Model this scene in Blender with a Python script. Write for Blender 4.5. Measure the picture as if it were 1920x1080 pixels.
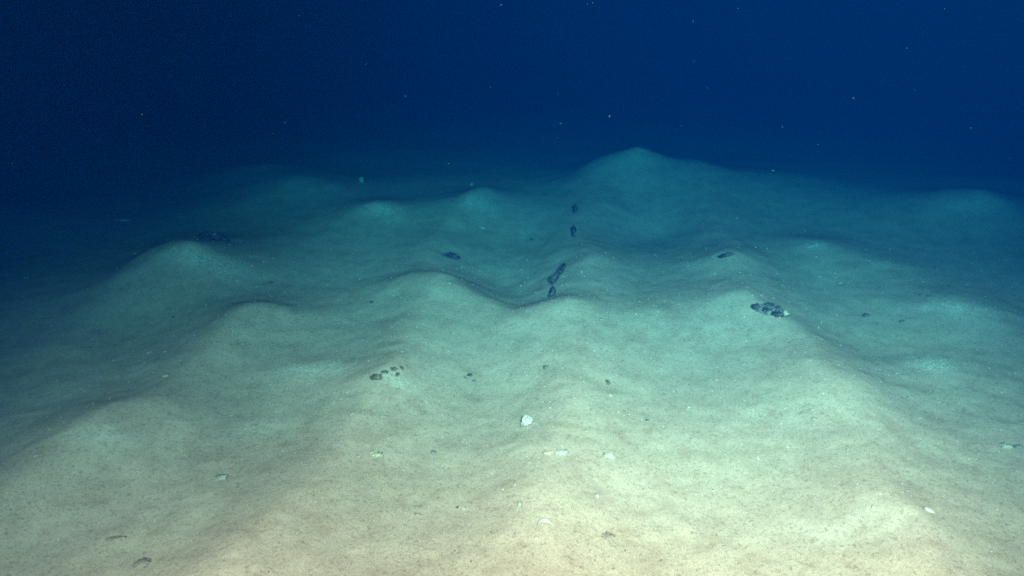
import bpy, bmesh, math, random
import numpy as np

# ------------------------------------------------------------------ scene, camera, light
for o in list(bpy.data.objects):
    bpy.data.objects.remove(o)
scene = bpy.context.scene
C = scene.collection
H = 3.0                                   # camera height above the mean seabed, metres
F = 960.0 / math.tan(math.radians(34.0))  # focal length in photograph pixels
PITCH = math.atan(560.0 / F)

cam_d = bpy.data.cameras.new('camera')
cam_d.sensor_width = 36.0
cam_d.lens = 36.0 * F / 1920.0
cam_d.clip_start = 0.05
cam_d.clip_end = 400
cam = bpy.data.objects.new('camera', cam_d)
C.objects.link(cam)
cam.location = (0, 0, H)
cam.rotation_euler = (math.pi / 2 - PITCH, 0, 0)
scene.camera = cam

world = bpy.data.worlds.new('World')
scene.world = world
world.use_nodes = True
bg = world.node_tree.nodes['Background']
bg.inputs['Color'].default_value = (0.0, 0.45, 1.0, 1)
bg.inputs['Strength'].default_value = 0.006

scene.view_settings.view_transform = 'Standard'
scene.view_settings.look = 'None'
scene.view_settings.exposure = 0.08
scene.view_settings.gamma = 1.0
scene.cycles.use_denoising = False     # keep the grain of a high-gain deep-sea camera
scene.cycles.use_adaptive_sampling = True
scene.cycles.adaptive_threshold = 1.0
scene.cycles.adaptive_min_samples = 48
scene.cycles.volume_bounces = 0
scene.cycles.max_bounces = 3
scene.cycles.filter_width = 1.9

# the floodlights on the towed camera sled: the only light in the deep
def floodlight(loc, aim, watts, radius, angle, blend=1.0, col=(1.0, 0.93, 0.82)):
    d = bpy.data.lights.new('floodlight', 'SPOT')
    d.energy = watts
    d.color = col
    d.shadow_soft_size = radius
    d.spot_size = math.radians(angle)
    d.spot_blend = blend
    o = bpy.data.objects.new('floodlight', d)
    C.objects.link(o)
    o.location = loc
    from mathutils import Vector
    o.rotation_euler = (Vector(aim) - Vector(loc)).to_track_quat('-Z', 'Y').to_euler()
    return o

LAMP = (1.0, 0.182, 0.108)
floodlight((1.05, -2.0, 4.9), (1.9, 8.0, 1.0), 172000, 0.35, 58, col=LAMP)
floodlight((-0.85, -2.0, 4.9), (-0.1, 8.0, -0.5), 84000, 0.35, 70, col=LAMP)


# ------------------------------------------------------------------ helpers
rng = np.random.RandomState(7)
random.seed(7)
PERM = np.concatenate([rng.permutation(256)] * 2)
GRAD = np.array([(math.cos(a), math.sin(a)) for a in np.linspace(0, 2 * math.pi, 16, endpoint=False)])

def perlin(x, y):
    xi = np.floor(x).astype(np.int64); yi = np.floor(y).astype(np.int64)
    fx = x - xi; fy = y - yi
    xi &= 255; yi &= 255
    u = fx * fx * fx * (fx * (fx * 6 - 15) + 10); v = fy * fy * fy * (fy * (fy * 6 - 15) + 10)
    def g(ix, iy, dx, dy):
        k = PERM[PERM[ix & 255] + (iy & 255)] & 15
        return GRAD[k, 0] * dx + GRAD[k, 1] * dy
    a = g(xi, yi, fx, fy); b = g(xi + 1, yi, fx - 1, fy)
    c = g(xi, yi + 1, fx, fy - 1); d = g(xi + 1, yi + 1, fx - 1, fy - 1)
    return (a + u * (b - a)) * (1 - v) + (c + u * (d - c)) * v

def ray(px, py):
    """direction in the world of a point of the photograph (1920 x 1080)"""
    cx, cy = px - 960.0, 540.0 - py
    cp, sp = math.cos(PITCH), math.sin(PITCH)
    return np.array([cx, F * cp + cy * sp, -F * sp + cy * cp]) / F

def on_plane(px, py, z):
    d = ray(px, py)
    t = (z - H) / d[2]
    return d[0] * t, d[1] * t

# mounds: crest seen at (px, py), height, half-widths across and along the view, turn
MOUNDS = [
     (1095, 488, .16, .36, .45, 0),
    (820, 530, .08, .42, .36, -20), (365, 462, .50, .42, .42, 0),
    (480, 592, .17, .55, .40, 35), (170, 802, .14, .50, .40, 30), (585, 692, .10, .34, .26, 15),
    (710, 388, .28, .50, .45, 0), (900, 372, .24, .65, .5, 10), (560, 342, .34, .70, .6, 0),
    (490, 308, .40, .80, .8, 0), (90, 255, .50, 2.2, 1.2, 0), (1835, 368, .48, .80, .6, 0),
    (1525, 462, .14, .30, .3, 10), (1790, 562, .26, .62, .45, -10), (1400, 572, .16, .40, .36, -25),
    (1230, 590, .12, .40, .35, 0), (1745, 682, .11, .35, .25, -10), (1070, 750, .05, .42, .40, 0),
    (1570, 737, .10, .34, .36, 20), (1640, 985, .09, .36, .34, 10),
    (735, 707, .12, .30, .34, -15), (1360, 488, .18, .34, .34, -15),
    (1660, 492, .14, .60, .4, 0), (0, 385, .30, .7, .6, 0), (1450, 335, .30, 1.1, 1.0, 0),
    (1900, 335, .3, 1.5, 1.0, 0),
    # hollows
    (965, 545, -.26, .46, .50, 0), (980, 450, -.16, .42, .6, 0), (1240, 450, -.20, .44, .70, 0), (920, 740, -.10, .34, .40, 0),
    (1630, 650, -.12, .40, .45, 0), (200, 640, -.18, .8, .5, 25), (650, 610, -.10, .4, .4, 0), (400, 760, -.08, .35, .3, 20),
    (1290, 680, -.07, .30, .35, 0),
]
# ridges that join the mounds: points of the crest, height, half-width in metres
RIDGES = [
    ([(1200, 285), (1110, 340), (1082, 410), (1090, 490), (1065, 600), (1060, 745), (1040, 870), (1000, 1085)], .14, .30),
    ([(1200, 285), (1330, 345), (1370, 480), (1405, 570), (1500, 640), (1570, 735), (1660, 900), (1760, 1070)], .15, .30),
    ([(900, 372), (800, 460), (780, 520), (840, 545), (960, 590), (1060, 580)], .11, .22),
    ([(820, 535), (735, 705), (650, 810), (520, 940), (420, 1070)], .13, .28),
    ([(480, 592), (320, 690), (250, 760), (170, 802), (20, 880)], .14, .30),
    ([(365, 464), (250, 530), (100, 620)], .12, .35),
]
MW = []
for px, py, h, wx, wy, rot in MOUNDS:
    h *= .74 if py < 560 else .62
    x, y = on_plane(px, py, h)
    MW.append((x, y, h, wx * 1.05, wy * (1.3 if py > 450 else 1.05), math.radians(rot)))
px_, py_ = on_plane(1200, 284, .60)
MW.append((px_, py_, .38, .50, .48, 0)); MW.append((px_, py_, .24, 1.35, 1.0, 0))   # the far peak and its foot
RW = []
for pts, h, w in RIDGES:
    RW.append((np.array([on_plane(px, py, .9 * h) for px, py in pts]), .9 * h, w * 1.15))

def height(x, y, fine=True):
    x = np.asarray(x, float); y = np.asarray(y, float)
    wx_ = x + .16 * perlin(x * .9 + 5, y * .9) + .05 * perlin(x * 2.7, y * 2.7 + 9)
    wy_ = y + .16 * perlin(x * .9 - 7, y * .9 + 3) + .05 * perlin(x * 2.7 + 4, y * 2.7)
    far = np.clip((np.hypot(x, y) - 14) / 8, 0, 1)
    z = (.10 - .07 * far) * perlin(x * .23 + 2.1, y * .23 + 4.7) + (.05 - .04 * far) * perlin(x * .7 + 8, y * .7)
    # the low mounds of the plain beyond what can be told apart
    far = np.clip((np.hypot(x, y) - 14) / 8, 0, 1)
    z = z + far * .12 * np.maximum(perlin(x * .35, y * .35), 0)
    side = np.clip((np.abs(x) - .75 * np.maximum(y, 0) - 1.5) / 2, 0, 1) * (1 - far)
    z = z + side * .35 * np.maximum(perlin(x * .8 + 3, y * .8), 0)
    for mx, my, h, sx, sy, r in MW:
        c, s = math.cos(r), math.sin(r)
        dx = wx_ - mx; dy = wy_ - my
        q = ((c * dx + s * dy) / sx) ** 2 + ((-s * dx + c * dy) / sy) ** 2
        z = z + h * np.exp(-.68 * q ** .76)
    for P, h, w in RW:
        d2 = np.full(z.shape, 1e9)
        for (ax, ay), (bx, by) in zip(P[:-1], P[1:]):
            u = np.clip(((wx_ - ax) * (bx - ax) + (wy_ - ay) * (by - ay)) / ((bx - ax) ** 2 + (by - ay) ** 2), 0, 1)
            d2 = np.minimum(d2, (wx_ - ax - u * (bx - ax)) ** 2 + (wy_ - ay - u * (by - ay)) ** 2)
        z = z + h * np.exp(-.7 * (d2 / w ** 2) ** .8)
    if fine:
        z = z + .020 * np.maximum(perlin(x * 5.3 + 1, y * 5.3) - .22, 0) - .020 * np.maximum(perlin(x * 7.7, y * 7.7 + 6) - .36, 0)
        z = z + .007 * perlin(x * 4.1, y * 4.1) + .004 * perlin(x * 9 + 3, y * 9) + .002 * perlin(x * 21, y * 21 + 5)
    return z

def ground(px, py):
    """where the ray of a photograph point meets the seabed"""
    d = ray(px, py)
    t = np.linspace(1.0, 40, 6000)
    z = height(d[0] * t, d[1] * t)
    hit = np.nonzero(H + d[2] * t <= z)[0]
    k = hit[0] if len(hit) else len(t) - 1
    return float(d[0] * t[k]), float(d[1] * t[k]), float(z[k]), float(t[k])

def link(name, me, mat=None, parent=None):
    o = bpy.data.objects.new(name, me)
    C.objects.link(o)
    if mat: me.materials.append(mat)
    if parent: o.parent = parent
    return o

def tag(o, label, cat, group=None):
    o['label'] = label; o['category'] = cat
    if group: o['group'] = group

# ------------------------------------------------------------------ materials
def nodes_of(name):
    m = bpy.data.materials.new(name); m.use_nodes = True
    nt = m.node_tree
    return m, nt, nt.nodes['Principled BSDF']

def noise(nt, vec, scale, detail=4, rough=.6):
    n = nt.nodes.new('ShaderNodeTexNoise')
    n.inputs['Scale'].default_value = scale
    n.inputs['Detail'].default_value = detail
    n.inputs['Roughness'].default_value = rough
    nt.links.new(vec, n.inputs['Vector'])
    return n.outputs['Fac']

def ramp(nt, fac, stops):
    r = nt.nodes.new('ShaderNodeValToRGB')
    e = r.color_ramp.elements
    while len(e) < len(stops): e.new(.5)
    for k, (p, c) in enumerate(stops):
        e[k].position = p; e[k].color = (*c, 1)
    nt.links.new(fac, r.inputs['Fac'])
    return r.outputs['Color']

def mix(nt, fac, a, b, mode='MIX'):
    m = nt.nodes.new('ShaderNodeMix'); m.data_type = 'RGBA'; m.blend_type = mode
    if isinstance(fac, (int, float)): m.inputs['Factor'].default_value = fac
    else: nt.links.new(fac, m.inputs['Factor'])
    for s, v in ((6, a), (7, b)):
        if isinstance(v, tuple): m.inputs[s].default_value = (*v, 1)
        else: nt.links.new(v, m.inputs[s])
    return m.outputs[2]

def sediment_material():
    m, nt, b = nodes_of('pale_sediment')
    g = nt.nodes.new('ShaderNodeNewGeometry').outputs['Position']
    base = ramp(nt, noise(nt, g, 2.2, 5, .6), [(.3, (.44, .325, .255)), (.7, (.515, .392, .312))])
    patch = ramp(nt, noise(nt, g, 5.5, 6, .7), [(.36, (.86, .82, .78)), (.52, (1, 1, 1)), (.68, (1.06, 1.05, 1.02))])
    base = mix(nt, .9, base, patch, 'MULTIPLY')
    at = nt.nodes.new('ShaderNodeAttribute'); at.attribute_name = 'pale_silt'
    mm = nt.nodes.new('ShaderNodeMath'); mm.operation = 'MULTIPLY'; mm.use_clamp = True
    nt.links.new(at.outputs['Fac'], mm.inputs[0])
    nt.links.new(ramp(nt, noise(nt, g, 14, 6, .75), [(.38, (.15, .15, .15)), (.60, (1, 1, 1))]), mm.inputs[1])
    base = mix(nt, mm.outputs[0], base, (.70, .62, .52))
    specks = ramp(nt, noise(nt, g, 42, 4, .7), [(.33, (.52, .49, .46)), (.46, (1, 1, 1))])
    col = mix(nt, .8, base, specks, 'MULTIPLY')
    grains = ramp(nt, noise(nt, g, 130, 3, .7), [(.36, (.68, .66, .63)), (.50, (1, 1, 1)), (.66, (1.22, 1.22, 1.18))])
    col = mix(nt, .8, col, grains, 'MULTIPLY')
    nt.links.new(col, b.inputs['Base Color'])
    b.inputs['Roughness'].default_value = .95
    b.inputs['Specular IOR Level'].default_value = .1
    bump = nt.nodes.new('ShaderNodeBump')
    bump.inputs['Strength'].default_value = .35
    bump.inputs['Distance'].default_value = .012
    nt.links.new(noise(nt, g, 26, 6, .68), bump.inputs['Height'])
    nt.links.new(bump.outputs['Normal'], b.inputs['Normal'])
    return m

def stone_material(name, dark, light, scale=18, lo=.38, hi=.62, dust=0):
    m, nt, b = nodes_of(name)
    g = nt.nodes.new('ShaderNodeTexCoord').outputs['Object']
    col = ramp(nt, noise(nt, g, scale, 5, .65), [(lo, dark), (hi, light)])
    if dust:
        gm = nt.nodes.new('ShaderNodeNewGeometry')
        sp = nt.nodes.new('ShaderNodeSeparateXYZ'); nt.links.new(gm.outputs['Normal'], sp.inputs[0])
        ad = nt.nodes.new('ShaderNodeMath'); ad.operation = 'MULTIPLY'
        nt.links.new(sp.outputs['Z'], ad.inputs[0]); nt.links.new(noise(nt, g, 30, 5, .7), ad.inputs[1])
        col = mix(nt, ramp(nt, ad.outputs[0], [(.44, (0, 0, 0)), (.60, (dust,) * 3)]), col, (.40, .31, .24))
    nt.links.new(col, b.inputs['Base Color'])
    b.inputs['Roughness'].default_value = .85
    b.inputs['Specular IOR Level'].default_value = .2
    bump = nt.nodes.new('ShaderNodeBump')
    bump.inputs['Strength'].default_value = .6; bump.inputs['Distance'].default_value = .01
    nt.links.new(noise(nt, g, scale * 3, 4, .6), bump.inputs['Height'])
    nt.links.new(bump.outputs['Normal'], b.inputs['Normal'])
    return m

M_SED = sediment_material()

# ------------------------------------------------------------------ the seabed: one sheet
def spaced(a, b, fine, growth, lo):
    """coordinates from a to b, step `fine` up to lo, growing beyond"""
    out = [a]; 
    while out[-1] < b:
        out.append(out[-1] + fine + growth * max(0, out[-1] - lo))
    return np.array(out)

# where paler silt has slid off the mound tops: (px, py, width, height, amount)
PALE_PATCHES = [(1747, 682, 80, 26, 1), (711, 391, 60, 22, 1), (585, 692, 150, 22, .9), (375, 482, 170, 44, 1), (1800, 575, 150, 26, .7),
                (750, 718, 80, 26, .7), (1835, 385, 150, 40, .7), (1600, 985, 220, 50, .35), (880, 380, 110, 30, .7), (1525, 463, 50, 14, .8),
                (110, 735, 120, 30, .5), (180, 815, 160, 40, .5), (490, 805, 120, 40, .5), (1000, 565, 120, 14, .6)]
def build_seabed():
    ys = spaced(1.4, 90, .011, .0075, 2.2)
    ys = np.concatenate([np.linspace(-12, 1.36, 60), ys])
    xs = spaced(0, 80, .014, .010, 2.0)
    xs = np.concatenate([-xs[:0:-1], xs])
    X, Y = np.meshgrid(xs, ys)
    Z = height(X, Y)
    n, mcols = X.shape
    me = bpy.data.meshes.new('seabed')
    co = np.stack([X, Y, Z], -1).reshape(-1, 3)
    i = np.arange(n * mcols).reshape(n, mcols)
    q = np.stack([i[:-1, :-1], i[:-1, 1:], i[1:, 1:], i[1:, :-1]], -1).reshape(-1, 4)
    me.vertices.add(len(co)); me.vertices.foreach_set('co', co.ravel().astype(np.float32))
    me.loops.add(q.size); me.loops.foreach_set('vertex_index', q.ravel().astype(np.int32))
    me.polygons.add(len(q))
    me.polygons.foreach_set('loop_start', np.arange(0, q.size, 4, dtype=np.int32))
    me.polygons.foreach_set('use_smooth', np.ones(len(q), bool))
    me.update(calc_edges=True)
    pale = np.zeros(X.shape)
    for px, py, w, h, amt in PALE_PATCHES:
        x0, y0, _, t = ground(px, py); x1, y1, _, _ = ground(px, py - h / 2); x2, y2, _, _ = ground(px, py + h / 2)
        sx = w / 2 * t / F; sy = max(.5 * math.hypot(x2 - x1, y2 - y1), .04)
        pale += amt * np.exp(-((X - x0) / sx) ** 2 - ((Y - y0) / sy) ** 2)
    at = me.attributes.new('pale_silt', 'FLOAT', 'POINT')
    at.data.foreach_set('value', pale.ravel().astype(np.float32))
    o = link('seabed', me, M_SED)
    o['kind'] = 'structure'
    print('seabed verts', len(co))
build_seabed()

# ------------------------------------------------------------------ stones, shells and crusts lying on the seabed
def fbm3(p, f, seed):
    return (perlin(p[:, 0] * f + seed, p[:, 1] * f + seed * 1.7) + perlin(p[:, 1] * f - seed, p[:, 2] * f + 3.1)
            + perlin(p[:, 2] * f + seed * .6, p[:, 0] * f - 5.2)) / 1.7

def rough_mesh(name, dims, rough=.3, seed=1.0, sub=4, bend=0.0, facet=0.0):
    """a weathered lump: an icosphere pushed in and out by noise, dims = full sizes in metres"""
    bm = bmesh.new()
    bmesh.ops.create_icosphere(bm, subdivisions=sub, radius=1)
    p = np.array([v.co[:] for v in bm.verts])
    r = 1 + rough * (fbm3(p, 1.3, seed) + .6 * fbm3(p, 2.9, seed + 4) + .5 * fbm3(p, 6.3, seed + 9) + .3 * fbm3(p, 13.1, seed + 2))
    if facet:
        r = np.minimum(r, 1 / np.maximum(1e-3, np.abs(p) @ np.array([.75, .8, .7])) * (1 + .2 * fbm3(p, 1, seed)))
    q = p * r[:, None] * np.array(dims) / 2
    q[:, 2] = np.where(q[:, 2] < 0, q[:, 2] * .6, q[:, 2])
    if bend:
        q[:, 1] += bend * (q[:, 0] / (dims[0] / 2)) ** 2 * dims[0] / 2
    for v, c in zip(bm.verts, q): v.co = c
    for f in bm.faces: f.smooth = True
    me = bpy.data.meshes.new(name); bm.to_mesh(me); bm.free()
    return me

def slope_turn(x, y, rz):
    from mathutils import Vector, Matrix
    e = .08
    n = Vector((-(float(height(x + e, y)) - float(height(x - e, y))) / (2 * e),
                -(float(height(x, y + e)) - float(height(x, y - e))) / (2 * e), 1)).normalized()
    q = Vector((0, 0, 1)).rotation_difference(n)
    return (q.to_matrix() @ Matrix.Rotation(rz, 3, 'Z')).to_euler()

M_DARK = stone_material('dark_crusted_stone', (.012, .014, .020), (.10, .092, .09), 22, dust=.9)
M_BROWN = stone_material('brown_stained_stone', (.07, .05, .035), (.20, .155, .11), 25, dust=.7)
M_TAN = stone_material('tan_stone', (.23, .17, .125), (.38, .29, .22), 30)
M_GREY = stone_material('grey_stone', (.12, .115, .11), (.27, .25, .23), 25)
M_PALE = stone_material('pale_crust', (.30, .26, .20), (.50, .46, .38), 40)
M_YEL = stone_material('yellowish_crust', (.34, .28, .20), (.52, .455, .32), 34)
M_WHITE = stone_material('white_shell', (.26, .22, .17), (.54, .51, .46), 60, .32, .62)
M_SNOW = stone_material('marine_snow', (.035, .10, .11), (.055, .15, .16), 60)
M_CRUST = stone_material('thin_crust', (.46, .40, .31), (.54, .48, .39), 40)
M_RUST = stone_material('shell_rock', (.26, .16, .09), (.56, .53, .49), 30, .36, .5)
M_BIT = stone_material('shell_bit', (.55, .52, .46), (.75, .73, .68), 60)

seed_n = [1.0]
def lump(name, label, cat, px, py, wpx, dep, tall, mat, turn=0, rough=.35, sink=.25, bend=0, sub=4, facet=0, group=None):
    """wpx: width in photograph pixels, turned into metres at its distance; dep, tall: depth and height as shares of it"""
    x, y, z, t = ground(px, py)
    w = .9 * wpx * t / F
    seed_n[0] += 1.37
    me = rough_mesh(name, (w, w * dep, w * tall), rough, seed_n[0], sub, bend, facet)
    o = link(name, me, mat)
    o.location = (x, y, z + w * tall * (.5 - sink) * .6)
    o.rotation_euler = slope_turn(x, y, math.radians(turn))
    tag(o, label, cat, group)
    return o

def child_lump(parent, name, loc, dims, mat, rough=.35, turn=0, label=None):
    seed_n[0] += 1.37
    o = link(name, rough_mesh(name, dims, rough, seed_n[0], 3), mat, parent)
    o.location = loc; o.rotation_euler = (0, 0, turn)
    if label: o['label'] = label
    return o

# the blotched dark stone on the crest right of the middle
st = lump('mottled_stone', 'long half buried stone with dark blotches on the mound crest right of centre', 'stone',
          1443, 584, 64, .55, .24, M_GREY, -28, .5, .3)
w = 62 * ground(1443, 584)[3] / F
for k, (a, b_, c_, d_) in enumerate(((-.40, -.06, .22, .24), (-.06, -.14, .26, .22), (.26, -.20, .30, .26), (-.10, .20, .34, .13), (.18, .20, .16, .12))):
    child_lump(st, 'dark_patch', (a * w, b_ * w, .045 * w), (c_ * w * 1.05, d_ * w * .8, .17 * w), M_DARK, .8, .2 * k)
child_lump(st, 'yellow_growth', (.46 * w, -.04 * w, .05 * w), (.18 * w, .22 * w, .18 * w), M_YEL, .7)

# dark stones
lump('dark_stone', 'larger upper dark slab stone standing on the steep left flank of the central ridge', 'stone', 1045, 519, 14, 5.5, 1.1, M_DARK, -24, .9, .25)
lump('dark_stone', 'smaller dark stone directly below the larger slab on the steep flank of the central ridge', 'stone', 1036, 551, 12, 4.2, 1.0, M_DARK, -8, .9, .25)
lump('dark_stone', 'uppermost faint dark stone on the edge of the far ridge', 'stone', 1078, 392, 9, 4.2, .9, M_DARK, -5, .9)
lump('dark_stone', 'faint narrow dark stone on the ridge edge below the uppermost one', 'stone', 1075, 436, 9, 6, .9, M_DARK, -5, .95)
jag = lump('jagged_stone', 'jagged dark rock showing over the crest of the left mound', 'rock', 398, 448, 48, .5, .36, M_DARK, 8, .9, .1)
wj = 48 * ground(398, 448)[3] / F
child_lump(jag, 'pale_cap', (.1 * wj, -.08 * wj, .13 * wj), (.2 * wj, .12 * wj, .1 * wj), M_GREY, .5)
lump('jagged_stone', 'small jagged dark rock on the slope left of the central hollow', 'rock', 848, 483, 34, .5, .36, M_DARK, 12, .9, .25)
lump('pebble', 'lone round black pebble on the blue green slope left of centre', 'pebble', 697, 568, 8, .8, .7, M_DARK, 0, .2, .1, sub=3)
lump('dark_stone', 'largest brown black stone at the left end of a small row of stones', 'stone', 706, 709, 22, .7, .5, M_BROWN, 10, .9, .25)
for k, (px, py, wd, lab) in enumerate(((722, 699, 11, 'small dark stone next to the largest one in the row of stones'),
                                      (738, 693, 11, 'small dark stone in the middle of the row of stones'),
                                      (745, 703, 9, 'small dark stone lying in front of the others in the row of stones'),
                                      (753, 690, 8, 'tiny dark stone at the right end of the row of stones'))):
    lump('dark_stone', lab, 'stone', px, py, wd * 1.15, .7, .45, M_BROWN, 40 * k, .95, .25, group='row of small dark stones')
lump('pebble', 'dark pebble, the largest of a small loose cluster in the dip below centre', 'pebble', 881, 705, 11, .8, .6, M_DARK, 0, .5, .2, sub=3, group='pebbles in the dip')
lump('pebble', 'small dark pebble on the left side of the loose cluster in the dip', 'pebble', 872, 709, 7, .8, .5, M_BROWN, 0, .5, .2, sub=3, group='pebbles in the dip')
lump('pebble', 'flat dark pebble lowest in the loose cluster in the dip', 'pebble', 888, 715, 9, .5, .4, M_BROWN, 0, .5, .2, sub=3, group='pebbles in the dip')
lump('pebble', 'dark narrow pebble at the rim of the foreground mound just above centre bottom', 'pebble', 1022, 690, 9, 1.6, .6, M_BROWN, 0, .5, .2, sub=3)
lump('pebble', 'brown pebble above the pale chip in the lower centre', 'pebble', 1140, 718, 9, 1.8, .5, M_BROWN, 10, .5, .2, sub=3)
lump('shell_chip', 'pale chip just below the brown pebble in the lower centre', 'shell', 1144, 741, 10, 1.4, .5, M_PALE, 10, .4, .2, sub=3)
lump('pebble', 'brownish lump on the right slope beside the blotched dark stone', 'pebble', 1624, 593, 15, .7, .5, M_BROWN, 0, .5, .2, sub=3)
lump('pebble', 'small reddish dark pebble on the right mound', 'pebble', 1690, 604, 11, .6, .5, M_BROWN, 0, .5, .2, sub=3)
lump('jagged_stone', 'thin ragged dark rock on the far slope above the blotched dark stone', 'rock', 1360, 480, 28, .5, .28, M_DARK, 0, .7, .25)
lump('pebble', 'tiny dark pebble at the top edge of the right mound', 'pebble', 1742, 556, 10, .5, .5, M_BROWN, 0, .5, .2, sub=3)
lump('pebble', 'tiny dark pebble in the central hollow left of the ridge', 'pebble', 997, 450, 8, .6, .5, M_DARK, 0, .4, .2, sub=3)
lump('pebble', 'tiny dark pebble on the right foot of the left mound', 'pebble', 508, 530, 9, .5, .4, M_DARK, 0, .4, .2, sub=3)
lump('pebble', 'tiny dark pebble on the dim slope at the left', 'pebble', 325, 595, 6, .7, .5, M_DARK, 0, .3, .2, sub=3)
lump('pebble', 'tan pebble on the bright slope right of the bottom centre', 'pebble', 1525, 786, 9, .8, .5, M_TAN, 0, .4, .2, sub=3)
lump('flat_stone', 'flat brown stone sunk in the sand near the lower left corner', 'stone', 218, 1011, 40, .4, .12, M_TAN, 5, .5, .3)
lump('flat_stone', 'grey stone half sunk in the sand at the bottom left edge', 'stone', 266, 1057, 34, .9, .24, M_TAN, -15, .35, .3)
lump('flat_stone', 'rust brown crumbly patch of stone low in the middle of the foreground', 'stone', 1140, 1008, 26, .9, .20, M_TAN, 20, .7, .35)
lump('pebble', 'thin brown pebble in the sand at the bottom left of the middle', 'pebble', 783, 966, 15, .5, .3, M_TAN, 0, .5, .2, sub=3)
lump('pebble', 'dull olive pebble below the dip of pebbles', 'pebble', 813, 849, 12, .8, .4, M_GREY, 0, .5, .2, sub=3)

# pale things
rk = lump('shell_rock', 'white chunky shell rock with rusty spots casting a shadow to its left', 'rock', 989, 798, 29, .85, 1.0, M_RUST, 25, .36, .05, facet=1)
lump('coral_rubble', 'white crooked piece of rubble with a dark hollow in the foreground', 'rubble', 1020, 978, 34, .34, .30, M_WHITE, 10, .5, .15, bend=-.95)
lump('coral_rubble', 'bright white lump at the right end of the pale pair on the foreground mound', 'rubble', 1053, 850, 22, .6, .4, M_WHITE, 5, .8, .2)
lump('coral_rubble', 'dull yellow lump at the left end of the pale pair on the foreground mound', 'rubble', 1027, 851, 20, .6, .34, M_YEL, -10, .8, .2)
lump('coral_rubble', 'pale ragged piece with a dark underside right of the pale pair', 'rubble', 1143, 857, 26, .5, .42, M_PALE, -25, .8, .1)
lump('coral_rubble', 'narrow grey upright piece in the sand above the white crooked rubble', 'rubble', 974, 946, 10, 1.8, .9, M_PALE, 0, .45, .2)
lump('shell_chip', 'small white chip standing alone right of the grey upright piece', 'shell', 1120, 931, 10, 1.2, .7, M_WHITE, 0, .4, .15, sub=3)
lump('shell_chip', 'pale chip below the white crooked rubble', 'shell', 1006, 1010, 10, 1.2, .5, M_PALE, 0, .4, .15, sub=3)
lump('flat_shell', 'flat white ragged shell on the sand at the lower left', 'shell', 415, 896, 23, .8, .16, M_WHITE, 15, .8, .1)
lump('flat_shell', 'wide pale shell far off in the dark at the left', 'shell', 232, 414, 29, .5, .2, M_WHITE, 0, .3, .1)
lump('flat_shell', 'small dim shell between the far wide shell and the left mound', 'shell', 252, 476, 11, .8, .35, M_WHITE, 0, .3, .1, sub=3)
lump('flat_shell', 'pale shell in the far hollow left of the central ridge', 'shell', 905, 428, 13, .8, .35, M_WHITE, 0, .3, .1, sub=3)
lump('flat_shell', 'curved pale shell on the crest of the lower left ridge', 'shell', 310, 706, 16, .6, .3, M_PALE, 0, .4, .1, sub=3, bend=.4)
lump('flat_shell', 'pale yellow flat lump left of the bottom centre', 'shell', 705, 853, 24, .8, .3, M_YEL, 10, .8, .25)
lump('shell_chip', 'bright round white chip right of the bottom centre', 'shell', 1291, 765, 8, .9, .6, M_WHITE, 0, .2, .1, sub=3)
lump('spiral_shell', 'tan and white shell lying on the bright sand at the lower right', 'shell', 1741, 958, 20, .55, .45, M_RUST, -40, .3, .15)
lump('coral_rubble', 'pale broken rubble at the right edge of the photo', 'rubble', 1885, 838, 24, .7, .4, M_PALE, 0, .6, .2, group='rubble at the right edge')
lump('coral_rubble', 'dark ended piece of rubble outermost at the right edge', 'rubble', 1908, 840, 18, .6, .5, M_GREY, 0, .6, .2, group='rubble at the right edge')
lump('flat_shell', 'pale sliver of shell on the far right slope', 'shell', 1526, 461, 32, .35, .14, M_PALE, 25, .3, .1)
lump('flat_shell', 'small whitish shell on the slope above the right mound', 'shell', 1575, 531, 12, .7, .35, M_WHITE, 0, .3, .1, sub=3)
lump('sponge', 'dim upright pale sponge on the far dark mounds', 'sponge', 678, 343, 10, .8, 1.6, M_PALE, 0, .35, .1, sub=3)
lump('sponge', 'tiny dim pale sponge far off right of the other upright one', 'sponge', 884, 348, 8, .8, 1.1, M_PALE, 0, .35, .1, sub=3)
lump('flat_shell', 'small pale shell at the dark left edge', 'shell', 50, 521, 11, .6, .3, M_PALE, 0, .3, .1, sub=3)
lump('flat_shell', 'thin pale sliver of shell on the left edge of the lowest left ridge', 'shell', 66, 856, 14, .35, .2, M_WHITE, 20, .3, .1, sub=3)
lump('flat_shell', 'left one of two pale shells above the lower left ridge', 'shell', 279, 662, 11, .6, .3, M_WHITE, 10, .3, .1, sub=3, group='two pale shells')
lump('flat_shell', 'right one of two pale shells above the lower left ridge', 'shell', 309, 660, 9, .8, .3, M_PALE, 0, .3, .1, sub=3, group='two pale shells')

def crust(label, px, py, wpx, hpx, n, mat, sd):
    """a thin pale crust broken into many flakes that lie close together on the mud: one mesh"""
    x, y, z, t = ground(px, py)
    r = random.Random(sd)
    bm = bmesh.new()
    for k in range(n):
        gx, gy, gz, gt = ground(px + r.gauss(0, wpx / 4), py + r.gauss(0, hpx / 4))
        w = r.uniform(.8, 2.6) * t / F
        m = rough_mesh('f', (w * 2, w * r.uniform(1, 2), w * .5), .7, k * 1.3 + sd, 2)
        from mathutils import Matrix
        m.transform(Matrix.Translation((gx - x, gy - y, gz - z)) @ slope_turn(gx, gy, r.uniform(-.5, .5)).to_matrix().to_4x4())
        bm.from_mesh(m); bpy.data.meshes.remove(m)
    me = bpy.data.meshes.new('pale_crust'); bm.to_mesh(me); bm.free()
    o = link('pale_crust', me, mat); o.location = (x, y, z)
    o['label'] = label; o['kind'] = 'stuff'
crust('bright broken pale crust on top of the small mound at the right', 1747, 682, 70, 22, 144, M_CRUST, 1)
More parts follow.
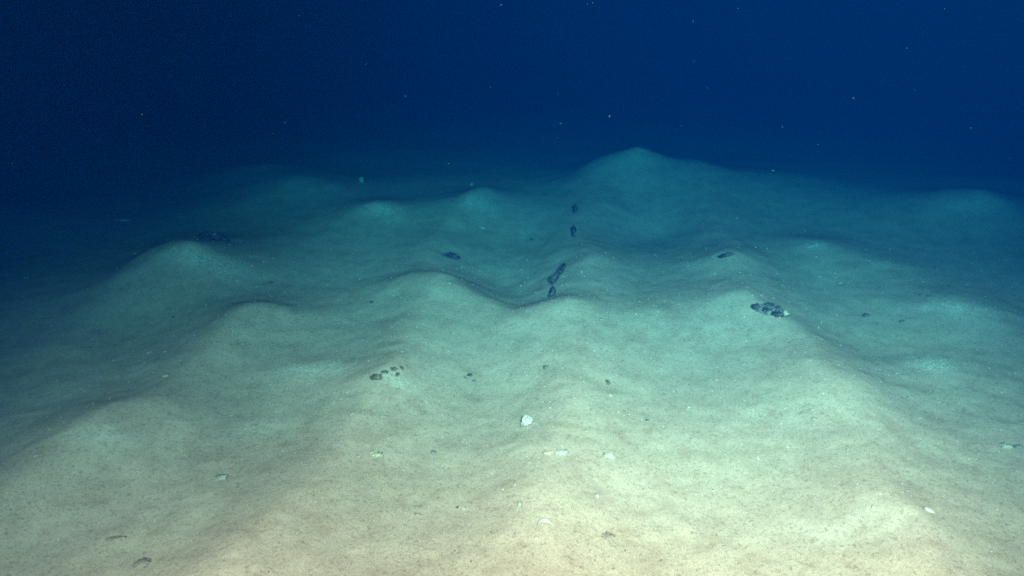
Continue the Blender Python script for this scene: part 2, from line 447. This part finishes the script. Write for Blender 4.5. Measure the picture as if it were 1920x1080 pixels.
crust('dim broken pale crust on the top of a far mound left of centre', 711, 391, 56, 18, 81, M_CRUST, 2)
crust('pale crust along the crest of the low left centre mound', 585, 692, 110, 16, 90, M_CRUST, 3)
crust('pale crust on the near side of the dark left mound', 390, 486, 100, 26, 81, M_CRUST, 4)
crust('thin pale crust along the crest of the broad right mound', 1800, 578, 90, 20, 72, M_CRUST, 5)
crust('pale crust patch left of the row of dark stones under the left centre', 750, 716, 50, 10, 63, M_CRUST, 6)

# ------------------------------------------------------------------ small white shell fragments, each its own object
def shell_mesh(name, k):
    r = random.Random(k)
    bm = bmesh.new()
    n, m = 8, 5
    rows = []
    for j in range(m):
        u = j / (m - 1)
        ring = []
        for i in range(n):
            v = (i / (n - 1) - .5) * math.pi * (.6 + .3 * (k % 3) / 2)
            rad = math.sin(.25 + u * 1.3) * (1 + .12 * r.uniform(-1, 1))
            ring.append(bm.verts.new((rad * math.sin(v), u * 1.5 - .75, .45 * rad * math.cos(v) * (1 - .3 * u))))
        rows.append(ring)
    for j in range(m - 1):
        for i in range(n - 1):
            bm.faces.new((rows[j][i], rows[j][i + 1], rows[j + 1][i + 1], rows[j + 1][i]))
    bmesh.ops.solidify(bm, geom=bm.faces[:], thickness=.10)
    me = bpy.data.meshes.new(name); bm.to_mesh(me); bm.free()
    me.materials.append(M_BIT)
    return me
bits = [shell_mesh('shell_fragment', k) for k in range(4)]
r = random.Random(21)
n = 0
while n < 299:
    px, py = r.uniform(20, 1900), 1075 - 560 * r.random() ** 1.3
    if r.random() > .35 + .65 * math.exp(-((px - 1150) / 500) ** 2): continue
    x, y, z, t = ground(px, py)
    o = bpy.data.objects.new('shell_fragment', bits[n % 4]); C.objects.link(o)
    sc = (1.5 + 2.0 * r.random() ** 2.5) * t / F
    o.scale = (sc, sc * r.uniform(.8, 1.5), sc)
    o.location = (x, y, z + sc * .1)
    o.rotation_euler = (r.uniform(-.4, .4), r.uniform(-.4, .4), r.uniform(0, 6.28))
    tag(o, 'tiny white shell fragment lying loose on the pale sediment', 'shell', 'tiny white shell fragments')
    n += 1

# ------------------------------------------------------------------ grit: coarse grains nobody could count
def build_grit():
    r = np.random.RandomState(3)
    N = 20000
    y = 2.3 + 6.5 * r.rand(N) ** 1.5
    x = r.uniform(-1, 1, N) * (.78 * y + .6)
    # a faint trail of marks runs up the foreground
    k = 260
    u = r.rand(k); ax, ay, _, _ = ground(965, 930); bx, by, _, _ = ground(1050, 640)
    x[:k] = ax + (bx - ax) * u + r.normal(0, .03, k); y[:k] = ay + (by - ay) * u
    z = height(x, y)
    sz = (.0012 + .0042 * r.rand(N) ** 3) * np.clip(y / 4, .8, 2)
    base = np.array([(1, 0, -.3), (-.5, .87, -.3), (-.5, -.87, -.3), (0, 0, .8)])
    ang = r.uniform(0, 6.28, N)
    c, s_ = np.cos(ang), np.sin(ang)
    st = r.uniform(.7, 1.8, N)
    V = np.zeros((N, 4, 3))
    for i in range(4):
        bx_, by_, bz_ = base[i]
        V[:, i, 0] = x + sz * (c * bx_ * st - s_ * by_); V[:, i, 1] = y + sz * (s_ * bx_ * st + c * by_); V[:, i, 2] = z + sz * bz_
    idx = (np.arange(N) * 4)[:, None, None] + np.array([(0, 1, 3), (1, 2, 3), (2, 0, 3)])[None]
    me = bpy.data.meshes.new('sediment_grit')
    me.from_pydata(V.reshape(-1, 3).tolist(), [], idx.reshape(-1, 3).tolist())
    me.materials.append(M_BROWN); me.materials.append(M_GREY); me.materials.append(M_BIT)
    mi = np.repeat(r.choice([0, 1, 2], N, p=[.50, .20, .30]), 3)
    me.polygons.foreach_set('material_index', mi.astype(np.int32))
    o = link('sediment_grit', me); o['kind'] = 'stuff'
build_grit()

# ------------------------------------------------------------------ marine snow drifting in the water
SNOW = [(1600, 184, 2.6, 4), (1143, 218, 3.0, 3.5), (266, 215, 2.8, 3.5), (940, 9, 3.2, 4), (1450, 320, 3.5, 3.5), (841, 307, 4.0, 4),
        (687, 120, 3.0, 3), (1051, 231, 3.4, 2.5), (1046, 259, 3.6, 2.5), (513, 251, 2.9, 2.5), (275, 236, 3.2, 2.5), (337, 402, 3.5, 2.5),
        (1467, 238, 3.6, 2.5), (1534, 271, 3.4, 2.5), (1339, 359, 3.8, 3), (1228, 478, 3.2, 3), (1150, 380, 4, 2),
        (977, 536, 2.0, 3.5), (962, 793, 1.8, 3), (813, 729, 1.9, 3), (869, 735, 1.9, 2), (1300, 40, 3.0, 2.5), (420, 70, 3.3, 2.5),
        (1700, 90, 3.2, 2.5), (760, 180, 3.1, 2.2), (120, 160, 3.4, 2.5), (1820, 240, 3.1, 2.5), (560, 30, 3.0, 2.2)]
snow = [rough_mesh('marine_snow', (1, .8, .7), .4, 60 + k, 2) for k in range(3)]
for me in snow: me.materials.append(M_SNOW)
for k, (px, py, dep, wpx) in enumerate(SNOW):
    d = ray(px, py)
    o = bpy.data.objects.new('marine_snow', snow[k % 3]); C.objects.link(o)
    o.location = (d[0] * dep, d[1] * dep, H + d[2] * dep)
    sc = wpx * .44 * dep / F
    o.scale = (sc, sc, sc); o.rotation_euler = (k, k * 2, k * 3)
    tag(o, 'tiny whitish flake of marine snow drifting in the water', 'marine snow', 'drifting flakes of marine snow')
r = random.Random(5)
for k in range(45):
    d = ray(r.uniform(0, 1920), r.uniform(0, 560)); dep = r.uniform(2.2, 5.5)
    if H + d[2] * dep < .8: continue
    o = bpy.data.objects.new('marine_snow', snow[k % 3]); C.objects.link(o)
    o.location = (d[0] * dep, d[1] * dep, H + d[2] * dep)
    sc = r.uniform(.5, 1.1) * dep / F
    o.scale = (sc, sc * r.uniform(.6, 2), sc); o.rotation_euler = (k, k * 2, k * 3)
    tag(o, 'tiny whitish flake of marine snow drifting in the water', 'marine snow', 'drifting flakes of marine snow')
# one flake seen end on as a short bright streak
d = ray(887, 787) * 1.8
o = bpy.data.objects.new('marine_snow', snow[0].copy()); C.objects.link(o)
o.location = (d[0], d[1], H + d[2]); o.scale = (.0018, .0018, .009)
tag(o, 'short upright bright white thread drifting left of the white shell rock', 'marine snow')

# ------------------------------------------------------------------ the water: one closed box
def build_water():
    bm = bmesh.new(); bmesh.ops.create_cube(bm, size=1)
    me = bpy.data.meshes.new('haze'); bm.to_mesh(me); bm.free()
    m = bpy.data.materials.new('sea_water'); m.use_nodes = True
    nt = m.node_tree
    nt.nodes.remove(nt.nodes['Principled BSDF'])
    v = nt.nodes.new('ShaderNodeVolumePrincipled')
    D = .34
    scat = np.array([.0000, .0009, .0061])       # scattering per metre
    absb = np.array([.278, .101, .070])          # absorption per metre
    c = scat / D
    a = (1 - np.minimum(absb / (D * (1 - c)), 1)) ** 2
    v.inputs['Density'].default_value = D
    v.inputs['Color'].default_value = (*c, 1)
    v.inputs['Absorption Color'].default_value = (*a, 1)
    v.inputs['Anisotropy'].default_value = 0
    nt.links.new(v.outputs['Volume'], nt.nodes['Material Output'].inputs['Volume'])
    o = link('haze', me, m)
    o.scale = (170, 110, 8); o.location = (0, 40, 2.2)
    o['kind'] = 'stuff'
build_water()
